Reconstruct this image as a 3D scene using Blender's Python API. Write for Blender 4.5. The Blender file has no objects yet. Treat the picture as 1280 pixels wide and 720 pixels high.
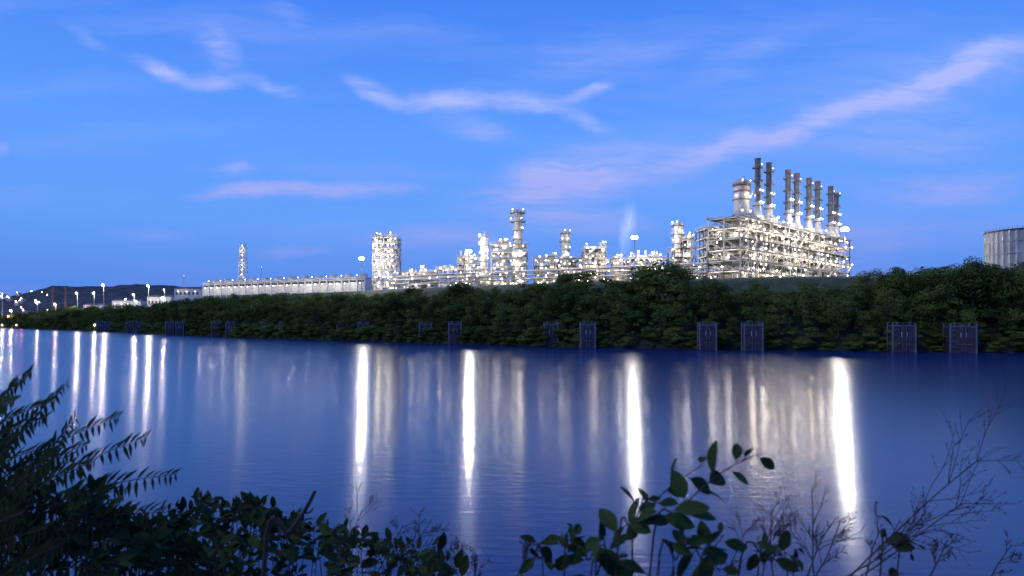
import bpy, math, random
from mathutils import Vector, Matrix, noise as mnoise
random.seed(7)
R=random.random
def U(a,b): return a+(b-a)*R()
F=853.0; CH=10.0
scene=bpy.context.scene
def lin(c):
    o=[]
    for v in c:
        v=v/255.0
        o.append(v/12.92 if v<=0.04045 else ((v+0.055)/1.055)**2.4)
    return o
def px_tan(px): return (px-640)/F           # tan(bearing) of an image pixel column
def zof(py,Y): return CH+(400-py)/F*Y    # height that an image pixel row gives at distance Y
def interp(x,pts):
    if x<=pts[0][0]: return pts[0][1]
    for (a,b),(c,d) in zip(pts,pts[1:]):
        if x<=c: return b+(d-b)*(x-a)/(c-a)
    return pts[-1][1]

# ---------------------------------------------------------------- materials
def newmat(name):
    m=bpy.data.materials.new(name); m.use_nodes=True
    nt=m.node_tree; b=nt.nodes['Principled BSDF']
    return m,nt,b
def simple(name,col,rough=0.6,metal=0.0,var=0.25,scale=0.6):
    m,nt,b=newmat(name)
    tc=nt.nodes.new('ShaderNodeTexCoord'); n=nt.nodes.new('ShaderNodeTexNoise')
    n.inputs['Scale'].default_value=scale; n.inputs['Detail'].default_value=3
    nt.links.new(tc.outputs['Object'],n.inputs['Vector'])
    r=nt.nodes.new('ShaderNodeValToRGB')
    r.color_ramp.elements[0].position=0.3; r.color_ramp.elements[1].position=0.7
    r.color_ramp.elements[0].color=(*[c*(1-var) for c in col],1)
    r.color_ramp.elements[1].color=(*[min(1,c*(1+var)) for c in col],1)
    nt.links.new(n.outputs['Fac'],r.inputs['Fac']); nt.links.new(r.outputs['Color'],b.inputs['Base Color'])
    b.inputs['Roughness'].default_value=rough; b.inputs['Metallic'].default_value=metal
    return m
def emis(name,col,s,sample=True):
    m,nt,b=newmat(name)
    b.inputs['Base Color'].default_value=(0.8,0.8,0.8,1)
    b.inputs['Emission Color'].default_value=(*col,1); b.inputs['Emission Strength'].default_value=s
    if not sample: m.cycles.emission_sampling='NONE'
    return m
M_STEEL=simple('galvanised_steel',(0.46,0.44,0.41),0.55)
M_DARK=simple('dark_steel',(0.05,0.052,0.06),0.6)
M_VESSEL=simple('insulated_vessel',(0.58,0.55,0.50),0.45,0.1)
M_PIPE=simple('aluminium_cladding',(0.5,0.5,0.5),0.35,0.5)
M_ORANGE=simple('red_oxide_paint',(0.24,0.10,0.07),0.7)
M_DECK=simple('deck_grating',(0.12,0.12,0.12),0.8)
M_STACK=simple('stack_grey',(0.14,0.155,0.18),0.6)
M_LAMP=emis('luminaire_white',(1.0,0.93,0.80),26,False)
M_LAMPW=emis('luminaire_warm',(1.0,0.80,0.50),18,False)
M_FLOOD=emis('floodlight_lens',(1.0,0.93,0.82),1150)
M_SMALL=emis('street_lamp_lens',(1.0,0.88,0.72),1700)
M_RED=emis('beacon_red',(1.0,0.12,0.06),700)
PLANT=[M_STEEL,M_DARK,M_VESSEL,M_PIPE,M_ORANGE,M_DECK,M_STACK,M_LAMP,M_LAMPW,M_FLOOD,M_SMALL,M_RED]
ST,DK,VS,PI,OR,DE,SK,LA,LW,FL,SM,RD=range(12)
LD={}
def lightdata(p,warm):
    k=(round(p/60),warm)
    if k not in LD:
        d=bpy.data.lights.new('luminaire','POINT'); d.energy=p; d.shadow_soft_size=.3
        d.color=(1.0,.78,.52) if warm else (1.0,.91,.75); LD[k]=d
    return LD[k]
NL=[0]; PSCALE=.34
# ---------------------------------------------------------------- mesh builder
class MB:
    def __init__(s): s.v=[]; s.f=[]; s.m=[]; s.l=[]
    def light(s,x,y,z,p,warm=False): s.l.append((x,y,z,p*PSCALE,warm))
    def box(s,x0,y0,z0,x1,y1,z1,mat):
        n=len(s.v)
        s.v+=[(x0,y0,z0),(x1,y0,z0),(x1,y1,z0),(x0,y1,z0),(x0,y0,z1),(x1,y0,z1),(x1,y1,z1),(x0,y1,z1)]
        for q in ((0,3,2,1),(4,5,6,7),(0,1,5,4),(1,2,6,5),(2,3,7,6),(3,0,4,7)):
            s.f.append(tuple(n+i for i in q)); s.m.append(mat)
    def beam(s,a,b,w,mat,h=None):
        a=Vector(a); b=Vector(b); d=(b-a)
        if d.length<1e-6: return
        d.normalize(); up=Vector((0,0,1)) if abs(d.z)<0.95 else Vector((1,0,0))
        p=d.cross(up).normalized(); q=p.cross(d); p=p*w/2; q=q*(h or w)/2
        n=len(s.v)
        for c in (a,b):
            for e in (-p-q,p-q,p+q,-p+q): s.v.append(tuple(c+e))
        for k in range(4): 
            l=(k+1)%4; s.f.append((n+k,n+l,n+4+l,n+4+k)); s.m.append(mat)
        s.f.append((n+3,n+2,n+1,n)); s.m.append(mat); s.f.append((n+4,n+5,n+6,n+7)); s.m.append(mat)
    def cyl(s,a,b,r0,r1,mat,seg=12,cap=True):
        a=Vector(a); b=Vector(b); d=(b-a)
        if d.length<1e-6: return
        d.normalize(); up=Vector((0,0,1)) if abs(d.z)<0.95 else Vector((1,0,0))
        p=d.cross(up).normalized(); q=p.cross(d)
        n=len(s.v)
        for c,r in ((a,r0),(b,r1)):
            for k in range(seg):
                t=2*math.pi*k/seg; s.v.append(tuple(c+p*math.cos(t)*r+q*math.sin(t)*r))
        for k in range(seg):
            l=(k+1)%seg; s.f.append((n+k,n+l,n+seg+l,n+seg+k)); s.m.append(mat)
        if cap:
            s.f.append(tuple(n+k for k in reversed(range(seg)))); s.m.append(mat)
            s.f.append(tuple(n+seg+k for k in range(seg))); s.m.append(mat)
    def octa(s,c,r,mat,rz=None):
        x,y,z=c; rz=rz or r; n=len(s.v)
        s.v+=[(x+r,y,z),(x,y+r,z),(x-r,y,z),(x,y-r,z),(x,y,z+rz),(x,y,z-rz)]
        for k in range(4):
            l=(k+1)%4; s.f.append((n+k,n+l,n+4)); s.m.append(mat); s.f.append((n+l,n+k,n+5)); s.m.append(mat)
    def obj(s,name,mats,loc=(0,0,0),rz=0,smooth=False,parent=None):
        me=bpy.data.meshes.new(name); me.from_pydata(s.v,[],s.f)
        for m in mats: me.materials.append(m)
        me.polygons.foreach_set('material_index',s.m)
        if smooth: me.polygons.foreach_set('use_smooth',[True]*len(s.f))
        me.update()
        o=bpy.data.objects.new(name,me); o.location=loc; o.rotation_euler=(0,0,rz)
        scene.collection.objects.link(o)
        if parent: o.parent=parent
        for (x,y,z,p,wm) in s.l:
            lo=bpy.data.objects.new('luminaire_lamp',lightdata(p,wm)); lo.location=(x,y,z); lo.parent=o
            scene.collection.objects.link(lo); NL[0]+=1
        return o

def frame(mb,x0,y0,z0,nx,ny,nz,bx,by,bz,col=0.42,dark=0.2,fill=0.6,lamp=0.5,taper=0,pw=1600,lstep=10,side=False):
    """open steel process structure with floors, bracing, vessels, pipes and luminaires"""
    W=nx*bx; D=ny*by
    for k in range(nz):
        ix=int(taper*k*0.5) if taper else 0
        xa=x0+ix*bx; nxx=max(1,nx-2*ix)
        z=z0+k*bz; zt=z+bz
        for i in range(nxx+1):
            for j in range(ny+1):
                m=DK if R()<dark else ST
                mb.beam((xa+i*bx,y0+j*by,z),(xa+i*bx,y0+j*by,zt),col,m)
        xe=xa+nxx*bx
        if k%2==0:
            nl=max(1,round((xe-xa)/lstep))
            for q in range(nl):
                lx=xa+(q+.5+U(-.2,.2))*(xe-xa)/nl; lz=z+bz*U(.9,1.3)
                mb.light(lx,y0-3.2,lz,pw*U(.4,1.5),R()<.4); mb.beam((lx,y0,lz+.7),(lx,y0-3.2,lz+.5),.15,ST); mb.octa((lx,y0-3.2,lz+.5),.42,LA,.34)
                if R()<.7: mb.light(lx+U(-3,3),y0+by*.5,z+bz*U(.6,.85),pw*.7,R()<.6)
            if side:
                for j in range(ny): mb.light(xa-3,y0+(j+.5)*by,zt,pw*.8,R()<.4)
        for j in range(ny+1):
            mb.beam((xa-0.3,y0+j*by,zt),(xe+0.3,y0+j*by,zt),col*0.9,DK if R()<dark else ST,0.6)
        for i in range(nxx+1):
            mb.beam((xa+i*bx,y0-0.3,zt-0.1),(xa+i*bx,y0+D+0.3,zt-0.1),col*0.8,ST,0.5)
        mb.box(xa,y0-0.1,zt+0.33,xe,y0+D+0.1,zt+0.43,DE)
        for yy in (y0-0.9,y0+D+0.9):
            mb.box(xa-0.5,min(yy,yy+0.9 if yy<y0 else yy-0.9),zt+0.36,xe+0.5,max(yy,yy+0.8 if yy<y0 else yy-0.8),zt+0.46,DE)
            for hh in (0.9,1.5): mb.beam((xa-0.5,yy,zt+hh),(xe+0.5,yy,zt+hh),0.10,ST)
            for i in range(int((xe-xa)/2.5)+1): mb.beam((xa+i*2.5,yy,zt+0.4),(xa+i*2.5,yy,zt+1.5),0.09,ST)
        for xx in (xa-0.8,xe+0.8):
            for hh in (0.9,1.5): mb.beam((xx,y0-0.5,zt+hh),(xx,y0+D+0.5,zt+hh),0.10,ST)
        for i in range(nxx):
            for yy in (y0,y0+D):
                if R()<0.3:
                    if R()<0.5: mb.beam((xa+i*bx,yy,z),(xa+(i+1)*bx,yy,zt),0.25,ST)
                    else: mb.beam((xa+i*bx,yy,zt),(xa+(i+1)*bx,yy,z),0.25,ST)
                if R()<0.12:
                    mb.beam((xa+i*bx+0.5,yy-1.3,z+0.4),(xa+(i+1)*bx-0.5,yy-1.3,zt+0.4),0.9,ST,0.25)
        for j in range(ny):
            for xx in (xa,xe):
                if R()<0.5: mb.beam((xx,y0+j*by,z),(xx,y0+(j+1)*by,zt),0.22,ST)
        for i in range(nxx):
            for j in range(ny):
                cx=xa+(i+0.5)*bx; cy=y0+(j+0.5)*by; t=R()
                if t<fill:
                    m=VS if R()<0.5 else (PI if R()<0.4 else DK)
                    k2=R()
                    if k2<0.3:
                        r=U(0.14,0.30)*bz; mb.cyl((cx-bx*U(.2,.48),cy,z+0.5+r),(cx+bx*U(.2,.48),cy,z+0.5+r),r,r,m,10)
                    elif k2<0.55:
                        r=U(0.10,0.24)*min(bx,by); mb.cyl((cx,cy,z+0.4),(cx,cy,z+bz*U(.6,1.0)),r,r*U(.6,1),m,10)
                    elif k2<0.72:
                        a=U(.12,.3)*bx; c=U(.15,.4)*by; mb.box(cx-a,cy-c,z+0.45,cx+a,cy+c,z+bz*U(.4,.85),m)
                    else:
                        for q in range(4):
                            zz=z+U(1,bz-0.3); yy=cy+U(-.4,.4)*by; mb.cyl((cx-bx*.5,yy,zz),(cx+bx*.5,yy,zz),U(.12,.3),U(.12,.3),PI,6)
                if R()<0.45:
                    px_=cx+U(-.4,.4)*bx; mb.cyl((px_,y0-0.4,z),(px_,y0-0.4,zt),U(.12,.28),U(.12,.28),PI,6)
                if R()<lamp*.7:
                    lx=cx+U(-.35,.35)*bx; ly=(y0-0.55) if R()<0.6 else cy+U(-.3,.3)*by
                    mb.octa((lx,ly,zt-0.75),U(.2,.42),LW if R()<0.4 else LA,0.25)
def column(mb,x,y,z0,z1,r,n=6,mat=VS,tip=None,lamps=True,seg=16,pr=1.5,crown=0,pw=1500):
    mb.cyl((x,y,z0),(x,y,z1-r*0.5),r,r,mat,seg); 
    if tip is not None:
        for f in (.02,.075): mb.cyl((x,y,z1-r*0.5-(z1-z0)*f-1.0),(x,y,z1-r*0.5-(z1-z0)*f),r*1.03,r*1.03,tip,seg)
    mb.cyl((x,y,z1-r*0.5),(x,y,z1-r*0.15),r*0.95,r*0.65,mat,seg); mb.cyl((x,y,z1-r*.15),(x,y,z1),r*0.65,r*0.2,mat,seg)
    mb.cyl((x+r*.3,y,z1),(x+r*.3,y,z1+1.6),0.3,0.3,PI,6)
    mb.cyl((x+r+.5,y-.5,z0),(x+r+.5,y-.5,z1-1),0.3,0.3,PI,6)
    for k in range(n):
        z=z0+(z1-z0)*(k+0.6)/n
        rr=r+pr+(crown if k>=n-2 else 0)
        mb.cyl((x,y,z),(x,y,z+0.2),rr,rr,DE,14)
        for q in range(14):
            t=2*math.pi*q/14; t2=2*math.pi*(q+1)/14
            a=(x+rr*math.cos(t),y+rr*math.sin(t)); b=(x+rr*math.cos(t2),y+rr*math.sin(t2))
            for h in (0.8,1.4): mb.beam((*a,z+h),(*b,z+h),0.12,ST)
            mb.beam((*a,z),(*a,z+1.4),0.12,ST)
            if crown and k>=n-2: mb.beam((*a,z-1.2),(x+r*math.cos(t),y+r*math.sin(t),z-3),0.15,ST)
        if lamps:
            for q in range(2):
                t=-math.pi/2+U(-1.4,1.4); mb.octa((x+(rr-.2)*math.cos(t),y+(rr-.2)*math.sin(t),z+2.0),0.3,LA if R()<.7 else LW,0.25)
            if k%2==1 and z>12: 
                s=1 if k%4==1 else -1
                mb.light(x+s*(rr*.5+.6),y-rr-2.0,z+1.5,pw*.5,R()<.3)
    mb.beam((x-.4,y-r-.35,z0),(x-.4,y-r-.35,z1),0.1,ST); mb.beam((x+.4,y-r-.35,z0),(x+.4,y-r-.35,z1),0.1,ST)

GZ=28.0
# ---------------------------------------------------------------- cracking furnace block
mb=MB()
frame(mb,0,0,0,18,2,6,8.2,8.2,5.1,dark=0.35,fill=0.7,lamp=0.8,pw=3000,lstep=12,side=True)
for u in range(8):
    xc=18+u*17
    mb.box(xc-6,5.2,1,xc+6,14,17,VS if u%2 else PI); 
    for q in range(6): mb.box(xc-5.6+q*2.2,4.9,1.5,xc-5.2+q*2.2,5.19,16.5,DK)
    for q in range(3): mb.box(xc-6.1,4.95,3.5+q*5,xc+6.1,5.18,4.2+q*5,DK)
    mb.box(xc-4,6.5,17,xc+4,13,29.5,PI)
for k in range(46):
    x=U(14,146); y=U(2,14); h=U(2,7.5)
    c=R()
    if c<.5: mb.cyl((x,y,31),(x,y,31+h),U(.4,1.0),U(.3,.9),VS,10)
    elif c<.7: mb.box(x-U(.8,2),y-1.5,31.1,x+U(.8,2),y+1.5,31+h*.7,VS if R()<.6 else PI)
    else: mb.cyl((x-3,y,32+h*.3),(x+3,y,32+h*.3),.8,.8,VS,10)
    if R()<.6: mb.octa((x+1.6,y-1.6,31+h*.8),0.34,LA,0.3)
for n_,x in enumerate((29.5,42.6,66.8,78.5,95.9,109,129.8,139)):
    y=5; top=63.0 if x<135 else 60
    hasr=x>60
    mb.box(x-2.4,y-2.4,30.8,x+2.4,y+2.4,34.5,VS); mb.cyl((x,y,34.5),(x,y,37.5),2.3,1.6,VS,16)
    mb.cyl((x,y,37.5),(x,y,41.5),1.6,1.6,VS,16)
    mb.light(x-4.5,y-5,34,2500); mb.light(x+3.5,y-4.5,40,1300)
    mb.cyl((x,y,41.5),(x,y,top),1.55,1.45,SK,16)
    mb.cyl((x,y,top),(x,y,top+0.5),1.6,1.6,SK,16)
    if hasr: mb.cyl((x,y,top-1.6),(x,y,top-.1),1.5,1.5,OR,16)
    for zc in (39.5,45.5,52,58.5):
        mb.cyl((x,y,zc),(x,y,zc+0.2),2.7,2.7,DE,12)
        for q in range(12):
            t=2*math.pi*q/12; t2=2*math.pi*(q+1)/12
            a=(x+2.7*math.cos(t),y+2.7*math.sin(t)); b=(x+2.7*math.cos(t2),y+2.7*math.sin(t2))
            mb.beam((*a,zc+1.2),(*b,zc+1.2),0.12,ST); mb.beam((*a,zc),(*a,zc+1.2),0.1,ST)
        if zc<50:
            for t in (-2.2,-1.0): mb.octa((x+2.6*math.cos(t),y+2.6*math.sin(t),zc+1.8),0.34,LA,0.3)
        elif zc>55: mb.octa((x-1,y-2.6,zc+1.6),0.2,LW,0.18)
    mb.beam((x-1,y-1.9,41),(x-1,y-1.9,top-2),0.16,ST); mb.beam((x-.4,y-1.9,41),(x-.4,y-1.9,top-2),0.16,ST)
mb.obj('cracking_furnace_block',PLANT,(107,320,GZ),math.radians(45.6))
mb=MB(); frame(mb,0,0,0,3,3,6,5.2,5.0,4.6,dark=0.75,fill=.6,lamp=.40,pw=1300)
mb.obj('process_structure',PLANT,(px_tan(884)*338,338,GZ),math.radians(6))
mb=MB(); column(mb,0,0,0,zof(224,352)-GZ,3.9,7,VS,OR,pr=0.7,pw=5500)
column(mb,7,0,0,zof(262,352)-GZ,1.6,5)
mb.obj('quench_tower',PLANT,(px_tan(927)*352,352,GZ))

def structure(px0,px1,ytop,Y,rot=0,ny=3,bay=5.0,fl=4.4,dark=.25,fill=.55,lamp=.75,taper=0,base=GZ,pw=2000):
    X0=px_tan(px0)*Y; X1=px_tan(px1)*Y; H=zof(ytop,Y)-base
    nx=max(1,round((X1-X0)/bay)); nz=max(1,round(H/fl)); bx=(X1-X0)/nx; bz=H/nz
    mb=MB(); frame(mb,0,0,0,nx,ny,nz,bx,bay,bz,dark=dark,fill=fill,lamp=lamp,taper=taper,pw=pw)
    for k in range(nx*2):
        x=U(1,X1-X0-1)
        if taper: x=(X1-X0)*U(.35,.65)
        y=U(1,ny*bay-1); h=U(1.5,5)
        if R()<.5: mb.cyl((x,y,H+.4),(x,y,H+h),U(.3,.9),U(.3,.8),VS,8)
        else: mb.box(x-1.2,y-1,H+.5,x+1.2,y+1,H+h*.6,VS)
        if R()<.4: mb.octa((x,y-1.3,H+h*.8),.32,LA,.26)
    mb.light((X1-X0)*.5,-3,H+4,pw*.6)
    return mb,(X0,Y,base),H,X1-X0
for (a,b,yt,Y,kw) in [
    (832,877,300,352,dict(ny=3,fl=4.6,taper=1,dark=.4)),
    (786,832,323,362,dict(ny=3,dark=.4)),
    (757,788,326,380,dict(ny=2)),
    (731,757,312,372,dict(ny=3,taper=0,dark=.25)),
    (668,732,324,392,dict(ny=3,dark=.45)),
    (614,659,306,408,dict(ny=3,taper=0,dark=.3,pw=2600)),
    (598,616,340,414,dict(ny=2)),
    (572,599,322,432,dict(ny=3)),
    (545,575,336,438,dict(ny=2)),
    (502,546,341,450,dict(ny=2))]:
    mb,loc,H,W=structure(a,b,yt,Y,**kw)
    mb.obj('process_structure',PLANT,loc)
mb,loc,H,W=structure(466,496,297,446,ny=3,bay=5.2,fl=3.6,dark=.18,fill=.35,lamp=.9,pw=1600)
mb.obj('reactor_tower',PLANT,loc)
for (px,yt,Y,r,n,cr) in [(605,294,412,1.8,7,0),(647,263,412,2.1,9,1.4),(706,289,396,1.8,7,0.3),(846,279,358,1.9,7,0.4),
                       (736,312,378,1.2,5,0),(752,304,376,1.2,6,0),(630,300,416,1.4,6,0),(860,294,356,1.2,5,0),(816,318,366,1.2,5,0),(585,318,436,1.2,5,0),(690,318,395,1.3,5,0),(770,320,384,1.1,4,0),(530,334,455,1.3,4,0)]:
    mb=MB(); column(mb,0,0,0,zof(yt,Y)-GZ,r,n,crown=cr,pr=1.2,pw=2600 if r>1.5 else 1000)
    mb.obj('distillation_column',PLANT,(px_tan(px)*Y,Y-2,GZ))
mb=MB()
pts=[(px_tan(498)*440,440),(px_tan(600)*402,402),(px_tan(720)*372,372),(px_tan(830)*345,345),(px_tan(900)*332,332)]
for (a,b),(c,d) in zip(pts,pts[1:]):
    L=math.hypot(c-a,d-b); n=int(L/7); ux,uy=(c-a)/L,(d-b)/L
    for k in range(n+1):
        x=a+ux*L*k/n; y=b+uy*L*k/n
        for s in (-2.5,2.5):
            mb.beam((x-uy*s,y+ux*s,0),(x-uy*s,y+ux*s,9),.35,ST)
        for z in (4.5,6.8,9): mb.beam((x-uy*2.8,y+ux*2.8,z),(x+uy*2.8,y-ux*2.8,z),.3,ST)
        if k%2==0: mb.octa((x+uy*2.9,y-ux*2.9,8),.3,LA if R()<.6 else LW,.26)
        if k%3==1: mb.light(x+uy*5,y-ux*5,10,1000,R()<.5)
    for z in (5.0,7.3,9.5):
        for s in (-2.2,-1.4,-.6,.3,1.1,2.0):
            r=U(.15,.35); mb.cyl((a-uy*s,b+ux*s,z+r),(c-uy*s,d+ux*s,z+r),r,r,PI,8)
mb.obj('pipe_rack',PLANT,(0,0,GZ))

# ---------------------------------------------------------------- cooling tower
mb=MB()
A=Vector((px_tan(254)*620,620)); B=Vector((px_tan(456)*530,530)); L=(B-A).length; ang=math.atan2(B.y-A.y,B.x-A.x)
H=14.5; D=16; n=24; s=L/n
M_WALL=simple('fibreglass_cladding',(0.62,0.62,0.60),.7)
mats=PLANT+[M_WALL]; WL=12
mb.box(0,0,0,L,D,4.0,DE)
mb.box(0,0.6,4,L,D-.6,H,WL)
for k in range(n+1):
    mb.box(k*s-.35,-.3,0,k*s+.35,.55,H+.3,WL)
    if k<n:
        for q in range(5): mb.box(k*s+.5,.1,4.6+q*1.35,k*s+s-.5,.58,4.9+q*1.35,WL)
        mb.box(k*s+.5,.35,11.6,k*s+s-.5,.59,13.2,DK)
        mb.octa((k*s+s*.5,-.9,11.0),.34,LA if k%3 else LW,.3)
        if k%2==0: mb.light(k*s+s*.5,-7,9,5000*U(.6,1.3)); mb.light(k*s+s*.5,-2,H+4,1400)
mb.box(-.5,-.6,H+.31,L+.5,D+.3,H+.8,WL)
for k in range(0,n):
    if k%2==0:
        mb.cyl((k*s+s,D/2,H+.8),(k*s+s,D/2,H+3.0),3.6,3.0,VS,18); mb.cyl((k*s+s,D/2,H+3.0),(k*s+s,D/2,H+4.2),3.0,3.3,VS,18)
        mb.octa((k*s+s,-.3,H+2.6),.32,LA,.28)
for hh in (1.4,2.0): mb.beam((0,-.5,H+hh),(L,-.5,H+hh),.12,ST)
for k in range(int(L/3)): mb.beam((k*3,-.5,H+.8),(k*3,-.5,H+2),.1,ST)
mb.obj('cooling_tower',mats,(A.x,A.y,GZ),ang)

# flare stack
mb=MB(); Y=640; T=zof(304,Y)-GZ
mb.cyl((0,0,0),(0,0,T),.9,.8,VS,12)
for k in range(12):
    z=T*k/12; z2=T*(k+1)/12; w=4.2-2.2*k/12; w2=4.2-2.2*(k+1)/12
    c=[(-w,-w),(w,-w),(w,w),(-w,w)]; c2=[(-w2,-w2),(w2,-w2),(w2,w2),(-w2,w2)]
    for i in range(4):
        j=(i+1)%4
        mb.beam((*c[i],z),(*c2[i],z2),.4,ST); mb.beam((*c[i],z),(*c2[j],z2),.3,ST); mb.beam((*c[i],z),(*c[j],z),.3,ST)
    mb.octa((0,-w-.3,z+2),.4,LA,.35)
    if k%3==1: mb.light(0,-w-3,z+2,3500)
mb.obj('flare_stack',PLANT,(px_tan(304)*Y,Y,GZ))

# light masts ------------------------------------------------------
def mast(px,py,Y,zb,kind=FL,r=1.0,name='light_mast'):
    z=zof(py,Y)-zb; mb=MB()
    mb.cyl((0,0,0),(0,0,z),.35 if kind==FL else .22,.16,ST,8)
    if kind==FL:
        mb.cyl((0,0,z-.9),(0,0,z-.6),1.2,1.2,DK,12)
        for q in range(6):
            t=2*math.pi*q/6; x,y=1.0*math.cos(t),1.0*math.sin(t)
            mb.box(x-.3,y-.3,z-.6,x+.3,y+.3,z-.35,DK)
            mb.octa((x*1.1,y*1.1,z+.4),.70*r,FL,.75*r)
    else:
        mb.beam((0,0,z-.3),(0,-1.6,z),.14,ST); mb.box(-.5,-2.3,z,.5,-1.3,z+.22,DK); mb.octa((0,-1.8,z-.35),.52*r,kind,.36*r)
    mb.obj(name,PLANT,(px_tan(px)*Y,Y,zb))
mast(452,324,425,GZ,r=.9); mast(586,315,400,GZ,r=.85); mast(793,298,345,GZ,r=.9); mast(1056,288,345,GZ,r=1.4)
for (px,py,Y,zb,r,k) in [(15,388,900,8,1.4,SM),(47,378,980,16,1.1,SM),(97,366,800,14,1.8,SM),(118,366,800,14,1.6,SM),(130,356,780,14,2.2,SM),
      (168,368,760,16,1.5,SM),(186,357,720,16,2.2,SM),(171,376,740,16,.8,SM),(158,374,800,16,.7,SM),(204,372,700,16,1.2,SM),(222,370,690,18,1.0,SM),
      (70,380,820,12,1.0,SM),(3,370,900,12,1.4,SM),(28,384,900,12,1.0,RD),(12,395,890,8,.9,RD),(206,362,700,18,.7,SM),(240,366,680,18,.6,SM)]:
    mast(px,py,Y,zb,k,r,'street_lamp')
for px,py in ((327,334),(230,345)):
    mb=MB(); z=zof(py,650)-GZ; mb.cyl((0,0,0),(0,0,z),.3,.12,ST,8); mb.box(-.8,-.2,z-2,.8,.2,z-1.7,ST); mb.octa((0,0,z+.3),.15,LW)
    mb.obj('antenna_mast',PLANT,(px_tan(px)*650,650,GZ))
for px,py in ((66,358),(82,357)):
    mb=MB(); Y=830; z=zof(py,Y)-12
    for s in (-1,1): mb.beam((s,0,0),(s*.6,0,z),.28,OR)
    for q in range(9): mb.beam((-1+.05*q,0,z*q/9),(1-.05*q,0,z*(q+1)/9),.18,OR)
    mb.obj('lattice_mast',PLANT,(px_tan(px)*Y,Y,12))
for px in (4,22,52,72,96,120):
    mast(px,406,interp(px,[(0,850),(120,615)])+5,1.0,SM,.35,'dock_lamp')
def building(px0,px1,yt,Y,zb,h=None,D=14):
    X0=px_tan(px0)*Y; X1=px_tan(px1)*Y; W=X1-X0; H=zof(yt,Y)-zb; mb=MB()
    mb.box(0,0,0,W,D,H,WL); n=len(mb.v)
    mb.v+=[(-.4,-.4,H+.01),(W+.4,-.4,H+.01),(W+.4,D+.4,H+.01),(-.4,D+.4,H+.01),(-.4,D/2,H+2.2),(W+.4,D/2,H+2.2)]
    for q in ((0,1,5,4),(3,4,5,2),(0,4,3),(1,2,5),(0,3,2,1)): mb.f.append(tuple(n+i for i in q)); mb.m.append(DE)
    for k in range(int(W/4)):
        mb.box(1.2+k*4,-.05,H*.55,3.0+k*4,.03,H*.75,DK)
    mb.box(W*.4,-.06,0,W*.4+3.5,.02,4,DK)
    for k in range(max(1,int(W/8))): mb.octa((4+k*8,-.8,H*.8),.25,LA,.2)
    mb.light(W*.3,-5,H*.9,1200,True); 
    mb.obj('warehouse',mats,(X0,Y,zb))
building(218,252,361,650,27); building(140,176,376,840,14); building(104,128,381,850,14); building(184,214,371,760,18)
building(512,548,354,425,GZ,D=10)
building(800,828,342,338,GZ,D=8)

# storage silo at the right
mb=MB(); Rt=17; Ht=zof(289,300)-GZ
M_TANK=simple('weathered_tank',(0.33,0.35,0.38),.6,.2,.2,.15)
seg=120; 
for k in range(seg):
    t=2*math.pi*k/seg; t2=2*math.pi*(k+1)/seg; r=Rt+(.35 if k%3==0 else 0); n=len(mb.v)
    r2=Rt+(.35 if (k+1)%3==0 else 0)
    mb.v+=[(r*math.cos(t),r*math.sin(t),0),(r2*math.cos(t2),r2*math.sin(t2),0),(r2*math.cos(t2),r2*math.sin(t2),Ht),(r*math.cos(t),r*math.sin(t),Ht)]
    mb.f.append((n,n+1,n+2,n+3)); mb.m.append(0)
mb.cyl((0,0,Ht),(0,0,Ht+.6),Rt,2,0,48)
mb.cyl((0,0,Ht-.5),(0,0,Ht+.02),Rt+.5,Rt+.5,1,60); mb.cyl((0,0,Ht*.5),(0,0,Ht*.5+.4),Rt+.4,Rt+.4,0,60); mb.cyl((0,0,Ht*.75),(0,0,Ht*.75+.3),Rt+.4,Rt+.4,0,60)
for k in range(60):
    t=2*math.pi*k/60; mb.beam((Rt*math.cos(t),Rt*math.sin(t),Ht),(Rt*math.cos(t),Rt*math.sin(t),Ht+1.1),.1,1)
for k in range(14):
    t=3.4+k*.12; t2=t+.12; mb.beam(((Rt+.8)*math.cos(t),(Rt+.8)*math.sin(t),Ht*k/14),((Rt+.8)*math.cos(t2),(Rt+.8)*math.sin(t2),Ht*(k+1)/14),.9,1,.3)
mb.obj('storage_tank',[M_TANK,M_DARK],(228.5,300,GZ))

# steam plume; plant light on it is put in as the volume's own emission
bpy.ops.mesh.primitive_uv_sphere_add(segments=24,ring_count=16,location=(px_tan(784)*372,372,zof(285,372)))
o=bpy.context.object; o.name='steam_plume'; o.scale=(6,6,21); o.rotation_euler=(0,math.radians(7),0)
m=bpy.data.materials.new('steam_self_lit'); m.use_nodes=True; nt=m.node_tree; nt.nodes.clear()
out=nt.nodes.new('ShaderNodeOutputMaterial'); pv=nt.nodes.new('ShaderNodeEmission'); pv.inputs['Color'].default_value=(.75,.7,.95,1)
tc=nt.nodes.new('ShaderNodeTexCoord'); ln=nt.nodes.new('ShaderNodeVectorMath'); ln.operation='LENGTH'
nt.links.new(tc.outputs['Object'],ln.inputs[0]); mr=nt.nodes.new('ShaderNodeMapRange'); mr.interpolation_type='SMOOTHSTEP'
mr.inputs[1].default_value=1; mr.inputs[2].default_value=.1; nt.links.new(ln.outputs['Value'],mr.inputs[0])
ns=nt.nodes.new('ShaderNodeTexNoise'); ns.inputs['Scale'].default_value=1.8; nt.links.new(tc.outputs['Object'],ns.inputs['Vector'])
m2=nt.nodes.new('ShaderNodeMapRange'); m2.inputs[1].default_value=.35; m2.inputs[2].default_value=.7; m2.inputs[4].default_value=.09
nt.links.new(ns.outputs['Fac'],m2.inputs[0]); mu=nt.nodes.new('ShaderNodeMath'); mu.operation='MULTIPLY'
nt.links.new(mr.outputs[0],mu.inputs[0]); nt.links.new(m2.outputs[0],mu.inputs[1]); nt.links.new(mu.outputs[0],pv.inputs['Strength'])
nt.links.new(pv.outputs[0],out.inputs['Volume']); o.data.materials.append(m)

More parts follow.
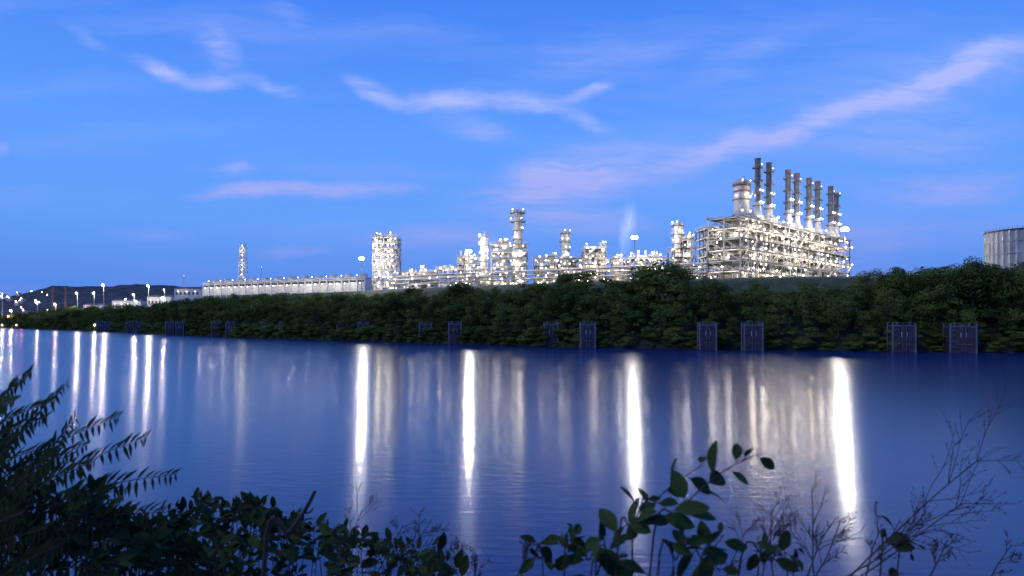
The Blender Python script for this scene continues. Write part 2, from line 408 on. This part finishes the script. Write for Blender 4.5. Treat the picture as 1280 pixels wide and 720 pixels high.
# ---------------------------------------------------------------- terrain
SH=[(1500,-700),(700,-180),(400,50),(260,148),(156,208),(95,224),(17.6,251),(-26.6,284),(-81,328),(-154,388),(-239,474),(-320,560),(-371,609),(-640,853),(-1000,1120),(-1900,1500),(-4500,2300)]
PROF=[(-40,-5),(0,-.4),(2,.8),(6,3),(14,5.5),(24,8),(38,11),(48,17),(60,26),(66,28),(120,28),(400,28),(900,30),(2500,34),(9000,50)]
DX,DY=.5,.866
def shore_pts(step):
    out=[]
    for (a,b),(c,d) in zip(SH,SH[1:]):
        L=math.hypot(c-a,d-b); n=max(1,int(L/step))
        for k in range(n): out.append((a+(c-a)*k/n,b+(d-b)*k/n))
    out.append(SH[-1]); return out
def ground_z(o,x,y):
    z=interp(o,PROF); 
    if o>0: z*=interp(x,[(-700,.45),(-380,.55),(-300,1),(9e9,1)]) 
    return z
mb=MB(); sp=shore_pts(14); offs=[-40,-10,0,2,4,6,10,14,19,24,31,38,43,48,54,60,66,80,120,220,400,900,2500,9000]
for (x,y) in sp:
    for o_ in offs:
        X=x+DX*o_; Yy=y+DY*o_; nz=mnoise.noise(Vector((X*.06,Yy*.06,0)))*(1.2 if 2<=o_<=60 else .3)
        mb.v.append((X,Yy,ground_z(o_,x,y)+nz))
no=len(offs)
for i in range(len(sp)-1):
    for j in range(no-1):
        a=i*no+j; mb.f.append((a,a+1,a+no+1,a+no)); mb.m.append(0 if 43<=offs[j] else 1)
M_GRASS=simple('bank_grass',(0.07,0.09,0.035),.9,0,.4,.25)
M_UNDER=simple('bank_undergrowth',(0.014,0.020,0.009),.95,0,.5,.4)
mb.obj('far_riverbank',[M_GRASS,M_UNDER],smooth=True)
mb=MB(); mb.v=[(-9000,-4000,-6),(9000,-4000,-6),(9000,9000,-6),(-9000,9000,-6)]; mb.f=[(0,1,2,3)]; mb.m=[0]
mb.obj('ground',[simple('river_bed',(.05,.045,.03),.9,0,.3,.02)])
mb=MB(); xs=[-40+i*1.0 for i in range(81)]; ys=[-30,-10,-3,0,1.2,2,3,4,5,6.5,8,10,12,14,17]
for x in xs:
    for y in ys:
        z=interp(y,[(-30,9.5),(0,8.4),(1.2,8.2),(3,6.9),(5,5),(10,1.5),(14,-.5),(17,-2)])+mnoise.noise(Vector((x*.5,y*.5,3)))*.15
        mb.v.append((x,y,z))
for i in range(len(xs)-1):
    for j in range(len(ys)-1):
        a=i*len(ys)+j; mb.f.append((a,a+len(ys),a+len(ys)+1,a+1)); mb.m.append(0)
mb.obj('near_riverbank',[simple('near_grass',(.04,.055,.02),.9,0,.4,3)],smooth=True)
# hill on the left
mb=MB(); hx=[i*20 for i in range(-95,60)]; hy=[1450+j*30 for j in range(34)]
for x in hx:
    for y in hy:
        p=640+x/y*F
        crest=interp(p,[(-700,150),(-200,60),(-60,62),(0,68),(40,94),(70,112),(120,110),(165,118),(215,114),(250,104),(290,88),(350,70),(420,50),(600,35)])
        t=(y-1450)/700.0; sft=math.sin(min(1,t)*math.pi/2)**1.2
        z=20+(crest-20)*sft+ mnoise.noise(Vector((x*.012,y*.012,1)))*8*sft+mnoise.noise(Vector((x*.07,y*.07,5)))*8*sft
        mb.v.append((x,y,z))
ny_=len(hy)
for i in range(len(hx)-1):
    for j in range(ny_-1):
        a=i*ny_+j; mb.f.append((a,a+1,a+ny_+1,a+ny_)); mb.m.append(0)
mb.obj('hill',[simple('wooded_hill_hazed',(.06,.065,.055),.95,0,.6,.05)])  # base colour lightened to carry the haze of distance
mb=MB()
for k in range(34):
    px=U(0,215); Y=U(1500,1950); x=px_tan(px)*Y; 
    t=(Y-1450)/700; z=20+75*math.sin(t*math.pi/2)**1.2+5
    mb.box(x-5,Y,z-9,x+5,Y+8,z,0); mb.octa((x,Y-1.5,z+1),U(.7,1.3),1 if R()<.6 else 2)
M_HL=emis('house_lamp',(1,.75,.45),50,False)
mb.obj('hillside_houses',[M_STEEL,M_HL,M_HL])

# ---------------------------------------------------------------- foliage
def leafmat(name,c1,c2,sc=.35):
    m,nt,b=newmat(name)
    oi=nt.nodes.new('ShaderNodeObjectInfo'); geo=nt.nodes.new('ShaderNodeNewGeometry')
    n=nt.nodes.new('ShaderNodeTexNoise'); n.inputs['Scale'].default_value=sc; n.inputs['Detail'].default_value=2
    nt.links.new(geo.outputs['Position'],n.inputs['Vector'])
    ad=nt.nodes.new('ShaderNodeMath'); ad.operation='MULTIPLY_ADD'; ad.inputs[1].default_value=.7
    nt.links.new(oi.outputs['Random'],ad.inputs[0]); 
    mm=nt.nodes.new('ShaderNodeMath'); mm.operation='MULTIPLY_ADD'; mm.inputs[1].default_value=1.6; mm.inputs[2].default_value=-.62
    nt.links.new(n.outputs['Fac'],mm.inputs[0]); nt.links.new(mm.outputs[0],ad.inputs[2])
    r=nt.nodes.new('ShaderNodeValToRGB'); r.color_ramp.elements[0].color=(*c1,1); r.color_ramp.elements[1].color=(*c2,1)
    nt.links.new(ad.outputs[0],r.inputs['Fac']); nt.links.new(r.outputs['Color'],b.inputs['Base Color'])
    b.inputs['Roughness'].default_value=.8; b.inputs['Specular IOR Level'].default_value=.1
    return m
M_LEAF=leafmat('tree_foliage',(.012,.028,.006),(.13,.18,.035))
M_BARK=simple('bark',(.07,.055,.04),.9,0,.3,3)
def rvec():
    while True:
        v=Vector((U(-1,1),U(-1,1),U(-1,1)))
        if .05<v.length<=1: return v
def treemesh(idx,shrub=False):
    mb=MB()
    if not shrub:
        p=Vector((0,0,-.05)); 
        for k in range(5):
            q=p+Vector((U(-.02,.02),U(-.02,.02),.14)); mb.cyl(p,q,.022-.003*k,.019-.003*k,1,7,False); p=q
            if k>1:
                for _ in range(3):
                    e=p+Vector((U(-.25,.25),U(-.25,.25),U(.05,.22))); mb.cyl(p,e,.009,.003,1,5,False)
    nc=18 if not shrub else 14
    asym=U(0,6.28)
    for c in range(nc):
        t=(c+.5)/nc
        z=(.22+.70*t) if not shrub else U(.1,.85)
        rad=(.36*math.sin(math.pi*min(1,(.15+t*.75)))**.6) if not shrub else .45
        a=U(0,6.283); rr=rad*math.sqrt(R())*U(.8,1.3)*(1+.25*math.cos(a-asym))
        cc=Vector((rr*math.cos(a),rr*math.sin(a),z+U(-.03,.03))); cr=U(.07,.19) if not shrub else U(.12,.24)
        for l in range(int(125*(cr/.12)**1.4)):
            d=rvec(); d=d.normalized()*(d.length**.3)
            if d.z<-.4: d.z*=.5
            pos=cc+Vector((d.x*cr*1.2,d.y*cr*1.2,d.z*cr*.8))
            nrm=(d.normalized()*1.5+rvec()*.5+Vector((0,0,.3))).normalized()
            t1=nrm.cross(rvec()).normalized(); t2=nrm.cross(t1); s=U(.009,.021)*(1 if not shrub else 1.5)
            n=len(mb.v); mb.v+=[tuple(pos-t1*s*1.3),tuple(pos+t2*s*.8),tuple(pos+t1*s*1.3),tuple(pos-t2*s*.8)]
            mb.f.append((n,n+1,n+2,n+3)); mb.m.append(0)
    me=bpy.data.meshes.new('tree_crown_%d'%idx); me.from_pydata(mb.v,[],mb.f); me.materials.append(M_LEAF); me.materials.append(M_BARK)
    me.polygons.foreach_set('material_index',mb.m); me.update(); return me
trees=[treemesh(i) for i in range(10)]; shrubs=[treemesh(20+i,True) for i in range(4)]
root=bpy.data.objects.new('tree_line',None); scene.collection.objects.link(root)
LIM=[(-100,396),(0,393),(60,388),(100,384),(200,378),(260,369),(300,370),(400,366),(470,363),(545,362),(560,350),(580,349),(600,360),(630,354),(660,350),(680,350),(690,341),(722,338),(745,352),(772,350),(785,334),(800,328),(850,324),(872,327),(890,346),(960,350),(1040,350),(1072,342),(1088,327),(1122,325),(1140,334),(1155,318),(1190,314),(1205,326),(1218,311),(1232,323),(1260,318),(1290,325),(1500,316)]
CELLS=[(1130,27,438.5,405),(1204,30,439,406),(942,23,437,404.5),(885,21,436,404.5),(735,19,433.5,404),(689,18,432,404),(569,16,429,403.5),(532,16,427.5,403.5),
          (454,13,425,403),(428,13,424,403),(355,11,422,403),(333,11,421.5,403),(288,10,420.5,402.5),(270,10,420,402.5),(225,9,418.5,402.5),(212,9,418,402.5),
          (175,8,415.8,402),(163,8,415.3,402),(135,7,414.3,402),(125,7,414,402)]
seqt=0
for (x,y) in shore_pts(7.5):
    if not(-760<x<330): continue
    for o_ in (1,4,9,16,23,31,38,46):
        far=y>520
        if far and R()<.35: continue
        if R()<.14 and 5<o_<30: continue
        X=x+DX*o_+U(-3,3); Yy=y+DY*o_+U(-2.5,2.5)
        if o_<5: X=x+DX*o_; Yy=y+DY*o_+U(-.5,1.5)
        if Yy<30: continue
        px=640+F*X/Yy
        if px<-60 or px>1420: continue
        g=ground_z(o_,x,y)-.3
        top=zof(interp(px,LIM)+(U(-7,-2) if R()<.14 else U(-1,13))*(300/Yy)+mnoise.noise(Vector((X*.07,Yy*.07,0)))*8*(300/Yy),Yy)
        hmax=U(2,4.5) if o_<3 else (U(4,7) if o_<5 else (U(6,13) if o_<10 else (U(9,17) if o_<17 else 30)))
        h=min(top-g,hmax)
        if o_>=20 and o_<44: h*=U(.7,1.03)
        h=max(h,2.0)
        me=random.choice(shrubs) if (h<5 or o_<5) else random.choice(trees)
        o=bpy.data.objects.new('tree',me); o.parent=root; scene.collection.objects.link(o)
        w=max(h,9 if me not in shrubs else h*1.5)*U(.85,1.3); w=min(w,h*1.9)
        o.location=(X,Yy,g); o.scale=(w,w,h); o.rotation_euler=(U(-.06,.06),U(-.06,.06),U(0,6.28)); seqt+=1

# ---------------------------------------------------------------- mooring cells
M_CELL=simple('tarred_sheet_piling',(.05,.045,.06),.6,0,.35,.5)
M_CELL2=simple('weathered_fender',(.12,.12,.15),.7,0,.3,.5)
M_MARK=simple('white_marking',(.4,.4,.42),.6,0,.1,1)
def cell(px,w,yb,yt):
    Y=(F*CH/(yb-400))*.975-4; X=px_tan(px)*Y; W=w/F*Y; H=zof(yt,Y); mb=MB(); D=W*.9; h=W/2
    mb.box(-h*.86,0,-2,h*.86,D,H-.8,0)
    nr=9
    for k in range(nr):
        xx=-h*.8+k*(h*1.6)/(nr-1); mb.box(xx-.14,-.16,-2,xx+.14,-.003,H-.9,0)
    for s in (-1,1):
        mb.cyl((s*h*.95,-.1,-2),(s*h*.95,-.1,H+.4),.3,.3,1,10); mb.cyl((s*h*.95,D,-2),(s*h*.95,D,H+.4),.3,.3,1,10)
        mb.cyl((s*h*.55,1,H-.5),(s*h*.55,1,H+.5),.3,.3,1,10); mb.cyl((s*h*.55,1,H+.5),(s*h*.55,1,H+.7),.45,.45,1,10)
    mb.box(-h*.92,-.25,H-.79,h*.92,D+.2,H-.35,1)
    for s in (-.5,.5):
        mb.beam((s,-.5,.3),(s,-.5,H+.3),.12,1)
        mb.box(s*1.5-.13,-.3,H*.55,s*1.5+.13,-.26,H*.72,2)
    for k in range(int(H/.6)): mb.beam((-.5,-.5,.5+k*.6),(.5,-.5,.5+k*.6),.07,1)
    mb.box(-h*.5,-.36,H*.28,h*.5,-.17,H*.28+.25,1)
    for k in range(4): mb.beam((-h*.8,-.36,H*(.2+.2*k)),(-h*.65,-.36,H*(.2+.2*k)),.3,1)
    for k in range(5): mb.beam((-h*.85+k*h*.42,.2,H-.35),(-h*.85+k*h*.42,.2,H+.5),.08,1)
    mb.beam((-h*.85,.2,H+.5),(h*.85,.2,H+.5),.08,1)
    mb.obj('mooring_cell',[M_CELL,M_CELL2,M_MARK],(X,Y,0),math.atan2(-X,Y)*.5)
for c in CELLS: cell(*c)

# ---------------------------------------------------------------- water
mb=MB(); mb.v=[(-6000,-2500,0),(5000,-2500,0),(5000,6000,0),(-6000,6000,0)]; mb.f=[(0,1,2,3)]; mb.m=[0]
m,nt,b=newmat('river_water')
b.inputs['Base Color'].default_value=(.003,.024,.13,1); b.inputs['Roughness'].default_value=.172; b.inputs['IOR'].default_value=1.33
# the wind ripples run across the river, so their slopes are steeper along it (anisotropic wave slopes)
b.inputs['Anisotropic'].default_value=.62
tg=nt.nodes.new('ShaderNodeCombineXYZ'); tg.inputs[1].default_value=1.0; nt.links.new(tg.outputs[0],b.inputs['Tangent'])
geo=nt.nodes.new('ShaderNodeNewGeometry'); mp=nt.nodes.new('ShaderNodeMapping'); mp.inputs['Scale'].default_value=(.45,1.6,1)
nt.links.new(geo.outputs['Position'],mp.inputs['Vector'])
n=nt.nodes.new('ShaderNodeTexNoise'); n.inputs['Scale'].default_value=1.0; n.inputs['Detail'].default_value=3; nt.links.new(mp.outputs[0],n.inputs['Vector'])
bp=nt.nodes.new('ShaderNodeBump'); bp.inputs['Strength'].default_value=.12; bp.inputs['Distance'].default_value=.15
nt.links.new(n.outputs['Fac'],bp.inputs['Height']); nt.links.new(bp.outputs[0],b.inputs['Normal'])
mb.obj('river',[m])

# ---------------------------------------------------------------- foreground plants
M_FL=leafmat('near_leaf',(.016,.034,.009),(.055,.09,.026),3); M_FL2=leafmat('near_leaf_dark',(.008,.018,.005),(.032,.055,.018),3)
M_TW=simple('twig',(.045,.028,.022),.9,0,.3,20)
FG=[M_FL,M_FL2,M_TW]
def P(px,py,d): return Vector((px_tan(px)*d,d,zof(py,d)))
def leaf(mb,base,dr,nrm,L,W,mat=0,rnd=.5,curl=.12):
    dr=dr.normalized(); s=dr.cross(nrm).normalized(); nn=s.cross(dr).normalized()
    prof=[(0,.03),(.18,.62),(.42,1.0),(.68,.85 if rnd>.4 else .62),(.88,.48 if rnd>.4 else .26),(1,.02)]
    n=len(mb.v)
    for t,w in prof:
        c=base+dr*L*t-nn*L*curl*t*t; e=nn*W*.14*w
        mb.v+=[tuple(c-s*W*.5*w+e),tuple(c),tuple(c+s*W*.5*w+e)]
    for k in range(len(prof)-1):
        a=n+k*3; mb.f+=[(a,a+1,a+4,a+3),(a+1,a+2,a+5,a+4)]; mb.m+=[mat,mat]
def stem(mb,pts,r0,r1,mat=2):
    out=[]
    n=len(pts)
    for i in range(n-1):
        p0=pts[max(0,i-1)];p1=pts[i];p2=pts[i+1];p3=pts[min(n-1,i+2)]
        for k in range(6):
            t=k/6; out.append(.5*((2*p1)+(p2-p0)*t+(2*p0-5*p1+4*p2-p3)*t*t+(3*p1-p0-3*p2+p3)*t**3))
    out.append(pts[-1])
    for i in range(len(out)-1):
        ra=r0+(r1-r0)*i/len(out); rb=r0+(r1-r0)*(i+1)/len(out); mb.cyl(out[i],out[i+1],ra,rb,mat,6,False)
    return out
def rootpt(p,dx=0,dy=.1): 
    y=p.y+dy; z=interp(y,[(0,8.4),(1.2,8.2),(3,6.9),(5,5),(10,1.5)])-.1; return Vector((p.x+dx,y,z))
def frond(mb,a,b,n,ll,mat,sag=.06):
    mid=(a+b)/2+Vector((0,0,sag)); pts=stem(mb,[a,mid,b],.004,.0015)
    for k in range(n):
        t=.12+.86*k/(n-1); i=min(len(pts)-2,int(t*(len(pts)-1))); p=pts[i]+(pts[i+1]-pts[i])*(t*(len(pts)-1)-i); d=(pts[i+1]-pts[i]).normalized()
        side=d.cross(Vector((0,-.75,.65))).normalized(); L=ll*(math.sin(math.pi*(.18+.74*t))**.6)*U(.7,1.15)
        for s in (-1,1):
            if R()<.05: continue
            leaf(mb,p,(side*s+d*U(.25,.65)+Vector((0,U(-.3,.3),U(-.35,-.02)))).normalized(),Vector((U(-.3,.3),-.6,.8)),L,L*.23,mat,.2,U(.1,.4))
mb=MB()
base=P(-20,760,2.9)
fr=[((-30,620),(85,478),3.0),((-20,650),(185,545),2.9),((10,660),(222,592),2.8),((-40,560),(40,462),3.1),((0,600),(150,520),3.05),((20,680),(205,640),2.7),
    ((-60,600),(60,520),2.7),((-20,700),(130,600),2.6),((-40,660),(110,555),2.75),((0,720),(170,680),2.6),((-60,640),(30,540),2.5),((-50,700),(60,590),2.5),((-30,740),(110,640),2.5),((20,740),(140,715),2.5),((-60,560),(20,500),2.9),((-60,720),(60,660),2.4),((-10,700),(95,520),2.95),((-40,720),(40,610),2.6),((60,760),(190,700),2.7),
    ((-70,700),(10,560),2.3),((-50,720),(30,640),2.2),((-20,740),(80,680),2.3),((-80,620),(-5,510),2.6),((-40,680),(75,560),2.4),((10,720),(150,630),2.55),
    ((-60,590),(70,500),3.0),((-50,640),(90,570),3.05),((-40,700),(120,575),2.9),((-70,660),(50,560),2.8),((-20,690),(160,610),3.0)]
for (a,b,d) in fr:
    A_=P(*a,d+.15); B_=P(*b,d-.05); frond(mb,A_,B_,int(U(18,24)),.082,1 if R()<.75 else 0,U(.02,.08))
    stem(mb,[rootpt(base,U(-.2,.1),.2),P(-20,780,d+.15),A_],.012,.005)
mb.obj('sumac_shrub',FG)
def shoot(mb,pts,nl,L,W,mat,r=.004,spread=1.0,rnd=.5):
    path=stem(mb,pts,r,r*.3)
    for k in range(nl):
        t=.25+.75*(k+.5)/nl; i=min(len(path)-2,int(t*(len(path)-1))); p=path[i]; d=(path[i+1]-path[i]).normalized()
        a=k*2.4+U(-.4,.4); s=d.cross(Vector((0,1,0))).normalized(); q=d.cross(s)
        out=(s*math.cos(a)+q*math.sin(a)*.6)*spread+d*.55+Vector((0,0,-.05))
        out.normalize(); LL=L*U(.6,1.2)*(1 if t<.9 else .7)
        pet=p+out*L*.18; mb.cyl(p,pet,.0018,.0012,2,4,False)
        leaf(mb,pet,out,Vector((U(-.7,.7),U(-.9,-.1),U(.1,1))).normalized(),LL,LL*W*U(.8,1.1),mat if R()<.75 else 1-mat,rnd,U(.05,.3))
mb=MB()
for k in range(100):
    px=U(150,560); d=U(2.7,3.7)
    top=interp(px,[(140,640),(200,650),(250,620),(320,620),(350,645),(400,655),(470,660),(520,675),(560,695)])+abs(random.gauss(0,24))-2
    T=P(px,top,d); B0=rootpt(T,U(-.25,.25),.15)
    midp=P(px+U(-35,35),top+90,d+.05)
    shoot(mb,[B0,midp,T],int(U(12,20)),U(.05,.085),.5,1 if R()<.65 else 0,.0035)
mb.obj('bramble_bush',FG)
mb=MB()
for k in range(100):
    px=U(-60,300); d=U(2.4,3.4); top=interp(px,[(0,600),(100,610),(160,640),(220,660),(300,690)])+abs(random.gauss(0,35))
    T=P(px,top,d); shoot(mb,[rootpt(T,U(-.2,.2)),P(px+U(-20,20),top+80,d+.05),T],int(U(12,20)),U(.05,.08),.5,1,.0035)
mb.obj('undergrowth',FG)
mb=MB(); stem(mb,[rootpt(P(320,740,2.4)),P(330,712,2.4),P(362,665,2.4),P(380,640,2.4),P(394,614,2.4)],.010,.0065); stem(mb,[P(380,640,2.4),P(386,641,2.4),P(391,636,2.38)],.004,.003)
mb.obj('dead_stick',FG)
mb=MB()
big=[([(800,800),(812,720),(850,640),(900,592),(950,566)],2.0,13,.088),
     ([(800,800),(790,720),(800,660),(830,615),(880,580)],2.1,11,.09),
     ([(760,800),(770,720),(790,660),(805,620)],2.05,10,.08),
     ([(700,800),(705,730),(712,690),(720,660)],2.2,9,.07),
     ([(690,800),(680,740),(665,710)],2.2,8,.07),
     ([(830,800),(850,735),(880,700),(905,668)],2.1,11,.08),
     ([(740,800),(745,740),(735,700),(700,665)],2.15,9,.07),
     ([(800,800),(820,740),(845,700),(860,670)],1.95,9,.085),
     ([(780,800),(760,740),(745,690)],2.0,9,.08),
     ([(900,800),(920,740),(960,700),(985,690)],2.2,10,.065),
     ([(720,800),(735,750),(770,700)],2.1,9,.08),([(860,800),(870,750),(900,715)],2.0,9,.08),([(640,800),(650,740),(690,705)],2.3,8,.06),
     ([(1090,800),(1100,720),(1110,680),(1125,650)],2.6,7,.07),([(1110,800),(1120,730),(1140,690)],2.6,7,.065),
     ([(940,800),(945,745),(965,705)],2.3,9,.06),([(1000,800),(990,745),(1000,710)],2.4,8,.05)]
for pts,d,nl,L in big:
    pp=[P(a,b,d) for a,b in pts]; pp=[rootpt(pp[0])]+pp[1:]
    shoot(mb,pp,nl,L,.58,0 if R()<.5 else 1,.004,1.0,.6)
mb.obj('broadleaf_shrub',FG)
mb=MB()
def twig(a,d,ang,L,depth,r):
    p=a; pts=[a]
    for k in range(4):
        ang+=U(-.12,.12); p=p+Vector((math.sin(ang),U(-.15,.15),math.cos(ang)))*L/4; pts.append(p)
    out=stem(mb,pts,r,r*.5)
    if depth>0:
        for k in range(int(U(5,9))):
            i=int(len(out)*U(.3,.98)); s=1 if R()<.5 else -1
            twig(out[min(i,len(out)-1)],d,ang+s*U(.35,.8),L*U(.2,.45),depth-1,r*.5)
    else:
        for _ in range(4):
            q=out[int(len(out)*U(.4,.99))]; mb.octa(tuple(q),U(.0015,.0038),2)
for (px0,py0,px1,py1,d) in [(1040,745,1215,560,2.5),(1030,740,1150,640,2.5),(1060,730,1210,640,2.6),(970,740,945,640,2.6),(1000,740,1030,640,2.7),(985,740,985,650,2.6),(1150,740,1195,680,2.5),(1230,740,1262,680,2.6),
      (900,740,925,660,2.7),(1020,740,1002,610,2.7),(440,720,425,655,3.0),(500,720,540,650,3.0),(470,720,500,655,3.0),(560,730,585,680,3.0),(410,720,455,640,3.1),(640,740,655,690,2.8),(1080,740,1090,660,2.6),(590,740,600,700,2.8),(545,740,575,690,2.9),(950,740,960,650,2.7),(1010,740,1050,650,2.8)]:
    a=P(px0,py0,d); b_=P(px1,py1,d); v=b_-a; twig(a,d,math.atan2(v.x,v.z),v.length,2,.003)
    stem(mb,[rootpt(a),a],.0045,.003)
mb.obj('dry_weed_stalks',FG)

# ---------------------------------------------------------------- world
w=bpy.data.worlds.new('World'); scene.world=w; w.use_nodes=True; nt=w.node_tree; N=nt.nodes; Lk=nt.links
bg=N['Background']
tc=N.new('ShaderNodeTexCoord'); sep=N.new('ShaderNodeSeparateXYZ'); Lk.new(tc.outputs['Generated'],sep.inputs[0])
def math_(op,a,b=None,c=None):
    n=N.new('ShaderNodeMath'); n.operation=op
    for i,v in enumerate((a,b,c)):
        if v is None: continue
        if isinstance(v,(int,float)): n.inputs[i].default_value=v
        else: Lk.new(v,n.inputs[i])
    return n.outputs[0]
ramp=N.new('ShaderNodeValToRGB'); Lk.new(sep.outputs['Z'],ramp.inputs['Fac'])
cr=ramp.color_ramp; cr.elements[0].position=0; cr.elements[0].color=(*lin((72,128,224)),1); cr.elements[1].position=1; cr.elements[1].color=(*lin((32,78,190)),1)
for p,c in ((.06,(80,141,238)),(.14,(93,157,252)),(.25,(89,156,255)),(.40,(68,135,248)),(.60,(46,102,226))):
    e=cr.elements.new(p); e.color=(*lin(c),1)
sky=N.new('ShaderNodeTexSky'); sky.sky_type='NISHITA'; sky.sun_disc=False; sky.sun_elevation=math.radians(1); sky.sun_rotation=math.radians(200)
ym=math_('MAXIMUM',sep.outputs['Y'],.02); u=math_('DIVIDE',sep.outputs['X'],ym); v=math_('DIVIDE',sep.outputs['Z'],ym)
comb=N.new('ShaderNodeCombineXYZ'); Lk.new(u,comb.inputs[0]); Lk.new(v,comb.inputs[1])
wn=N.new('ShaderNodeTexNoise'); wn.inputs['Scale'].default_value=7; wn.inputs['Detail'].default_value=4; wn.inputs['Roughness'].default_value=.6; Lk.new(comb.outputs[0],wn.inputs['Vector'])
sc=N.new('ShaderNodeVectorMath'); sc.operation='MULTIPLY_ADD'; sc.inputs[1].default_value=(.10,.045,0); sc.inputs[2].default_value=(-.05,-.0225,0); Lk.new(wn.outputs['Color'],sc.inputs[0])
ad=N.new('ShaderNodeVectorMath'); ad.operation='ADD'; Lk.new(comb.outputs[0],ad.inputs[0]); Lk.new(sc.outputs[0],ad.inputs[1]); Q=ad.outputs[0]
ST_=[(160,72,250,104,9,.9),(235,100,310,96,11,.85),(245,44,300,78,18,.85),(300,90,375,118,8,.6),(90,30,140,62,8,.3),(330,0,385,22,12,.35),
 (430,100,510,128,11,1.0),(500,126,620,132,11,1.0),(600,132,720,126,11,.95),(700,122,772,104,8,.85),(700,138,770,168,10,.6),(535,152,650,172,12,.5),
 (1290,52,1180,95,16,1.0),(1200,88,1080,130,14,1.0),(1110,120,960,178,13,1.0),(1000,165,830,205,17,.95),(880,195,620,232,30,.85),(760,205,600,245,24,.6),(1290,75,1000,150,42,.4),
 (245,240,380,238,8,1.0),(330,240,520,240,9,.9),(275,213,325,216,8,.85),
 (460,296,660,296,12,.6),(620,270,810,285,16,.75),(560,255,760,240,24,.5),
 (1040,190,1290,160,24,.4),(1080,245,1290,228,20,.65),(900,300,1290,290,24,.4),(620,80,900,55,24,.35),(860,100,1000,40,20,.3),(0,180,20,186,8,.4),
 (140,290,250,296,8,.35),(300,312,420,312,8,.4)]
acc=None
for (x0,y0,x1,y1,wd,op) in ST_:
    u0,v0,u1,v1=px_tan(x0),(400-y0)/F,px_tan(x1),(400-y1)/F
    mp=N.new('ShaderNodeMapping'); mp.vector_type='TEXTURE'
    mp.inputs['Location'].default_value=((u0+u1)/2,(v0+v1)/2,0); mp.inputs['Rotation'].default_value=(0,0,math.atan2(v1-v0,u1-u0))
    mp.inputs['Scale'].default_value=(math.hypot(u1-u0,v1-v0)*.72,wd/F*1.7,1)
    Lk.new(Q,mp.inputs[0]); le=N.new('ShaderNodeVectorMath'); le.operation='LENGTH'; Lk.new(mp.outputs[0],le.inputs[0])
    mr=N.new('ShaderNodeMapRange'); mr.interpolation_type='SMOOTHSTEP'; mr.inputs[1].default_value=1; mr.inputs[2].default_value=0; mr.inputs[4].default_value=op
    Lk.new(le.outputs['Value'],mr.inputs[0])
    acc=mr.outputs[0] if acc is None else math_('ADD',acc,mr.outputs[0])
mpf=N.new('ShaderNodeMapping'); mpf.inputs['Rotation'].default_value=(0,0,math.radians(-14)); mpf.inputs['Scale'].default_value=(5,38,1); Lk.new(Q,mpf.inputs[0])
fn=N.new('ShaderNodeTexNoise'); fn.inputs['Scale'].default_value=1; fn.inputs['Detail'].default_value=5; fn.inputs['Roughness'].default_value=.62; Lk.new(mpf.outputs[0],fn.inputs['Vector'])
fr_=N.new('ShaderNodeMapRange'); fr_.inputs[1].default_value=.30; fr_.inputs[2].default_value=.68; fr_.inputs[3].default_value=.12; fr_.inputs[4].default_value=1.25; Lk.new(fn.outputs['Fac'],fr_.inputs[0])
vn=N.new('ShaderNodeTexNoise'); vn.inputs['Scale'].default_value=.35; vn.inputs['Detail'].default_value=4; Lk.new(mpf.outputs[0],vn.inputs['Vector'])
vr=N.new('ShaderNodeMapRange'); vr.inputs[1].default_value=.48; vr.inputs[2].default_value=.8; vr.inputs[4].default_value=.32; Lk.new(vn.outputs['Fac'],vr.inputs[0])
mask=math_('ADD',math_('MULTIPLY',acc,fr_.outputs[0]),vr.outputs[0])
front=N.new('ShaderNodeMapRange'); front.inputs[1].default_value=.1; front.inputs[2].default_value=.4; Lk.new(sep.outputs['Y'],front.inputs[0])
mask=math_('MULTIPLY',math_('MINIMUM',mask,.92),front.outputs[0])
cr2=N.new('ShaderNodeValToRGB'); Lk.new(sep.outputs['Z'],cr2.inputs['Fac']); cr2.color_ramp.elements[0].position=.05; cr2.color_ramp.elements[0].color=(*lin((150,154,236)),1)
cr2.color_ramp.elements[1].position=.3; cr2.color_ramp.elements[1].color=(*lin((174,188,255)),1)
mix=N.new('ShaderNodeMix'); mix.data_type='RGBA'; Lk.new(mask,mix.inputs[0]); Lk.new(ramp.outputs[0],mix.inputs[6]); Lk.new(cr2.outputs[0],mix.inputs[7])
mix2=N.new('ShaderNodeMix'); mix2.data_type='RGBA'; mix2.inputs[0].default_value=.02; Lk.new(mix.outputs[2],mix2.inputs[6]); Lk.new(sky.outputs[0],mix2.inputs[7])
Lk.new(mix2.outputs[2],bg.inputs['Color']); bg.inputs['Strength'].default_value=1.0
w.cycles.sampling_method='MANUAL'; w.cycles.sample_map_resolution=256

sd=bpy.data.lights.new('sun','SUN'); sd.energy=.75; sd.angle=math.radians(12); sd.color=(1,.9,.62)
so=bpy.data.objects.new('sun',sd); scene.collection.objects.link(so)
so.rotation_euler=(math.radians(46),0,math.radians(-60))

# ---------------------------------------------------------------- camera
cd=bpy.data.cameras.new('camera'); cam=bpy.data.objects.new('camera',cd); scene.collection.objects.link(cam)
cam.location=(0,0,CH); cam.rotation_euler=(math.radians(90),0,0); cd.lens=24; cd.sensor_width=36; cd.shift_y=40/1280
cd.clip_start=.05; cd.clip_end=20000; cd.dof.use_dof=True; cd.dof.focus_distance=300; cd.dof.aperture_fstop=3.5
scene.camera=cam
scene.view_settings.view_transform='Standard'; scene.view_settings.look='None'; scene.view_settings.exposure=0
print('trees',seqt,'lights',NL[0])
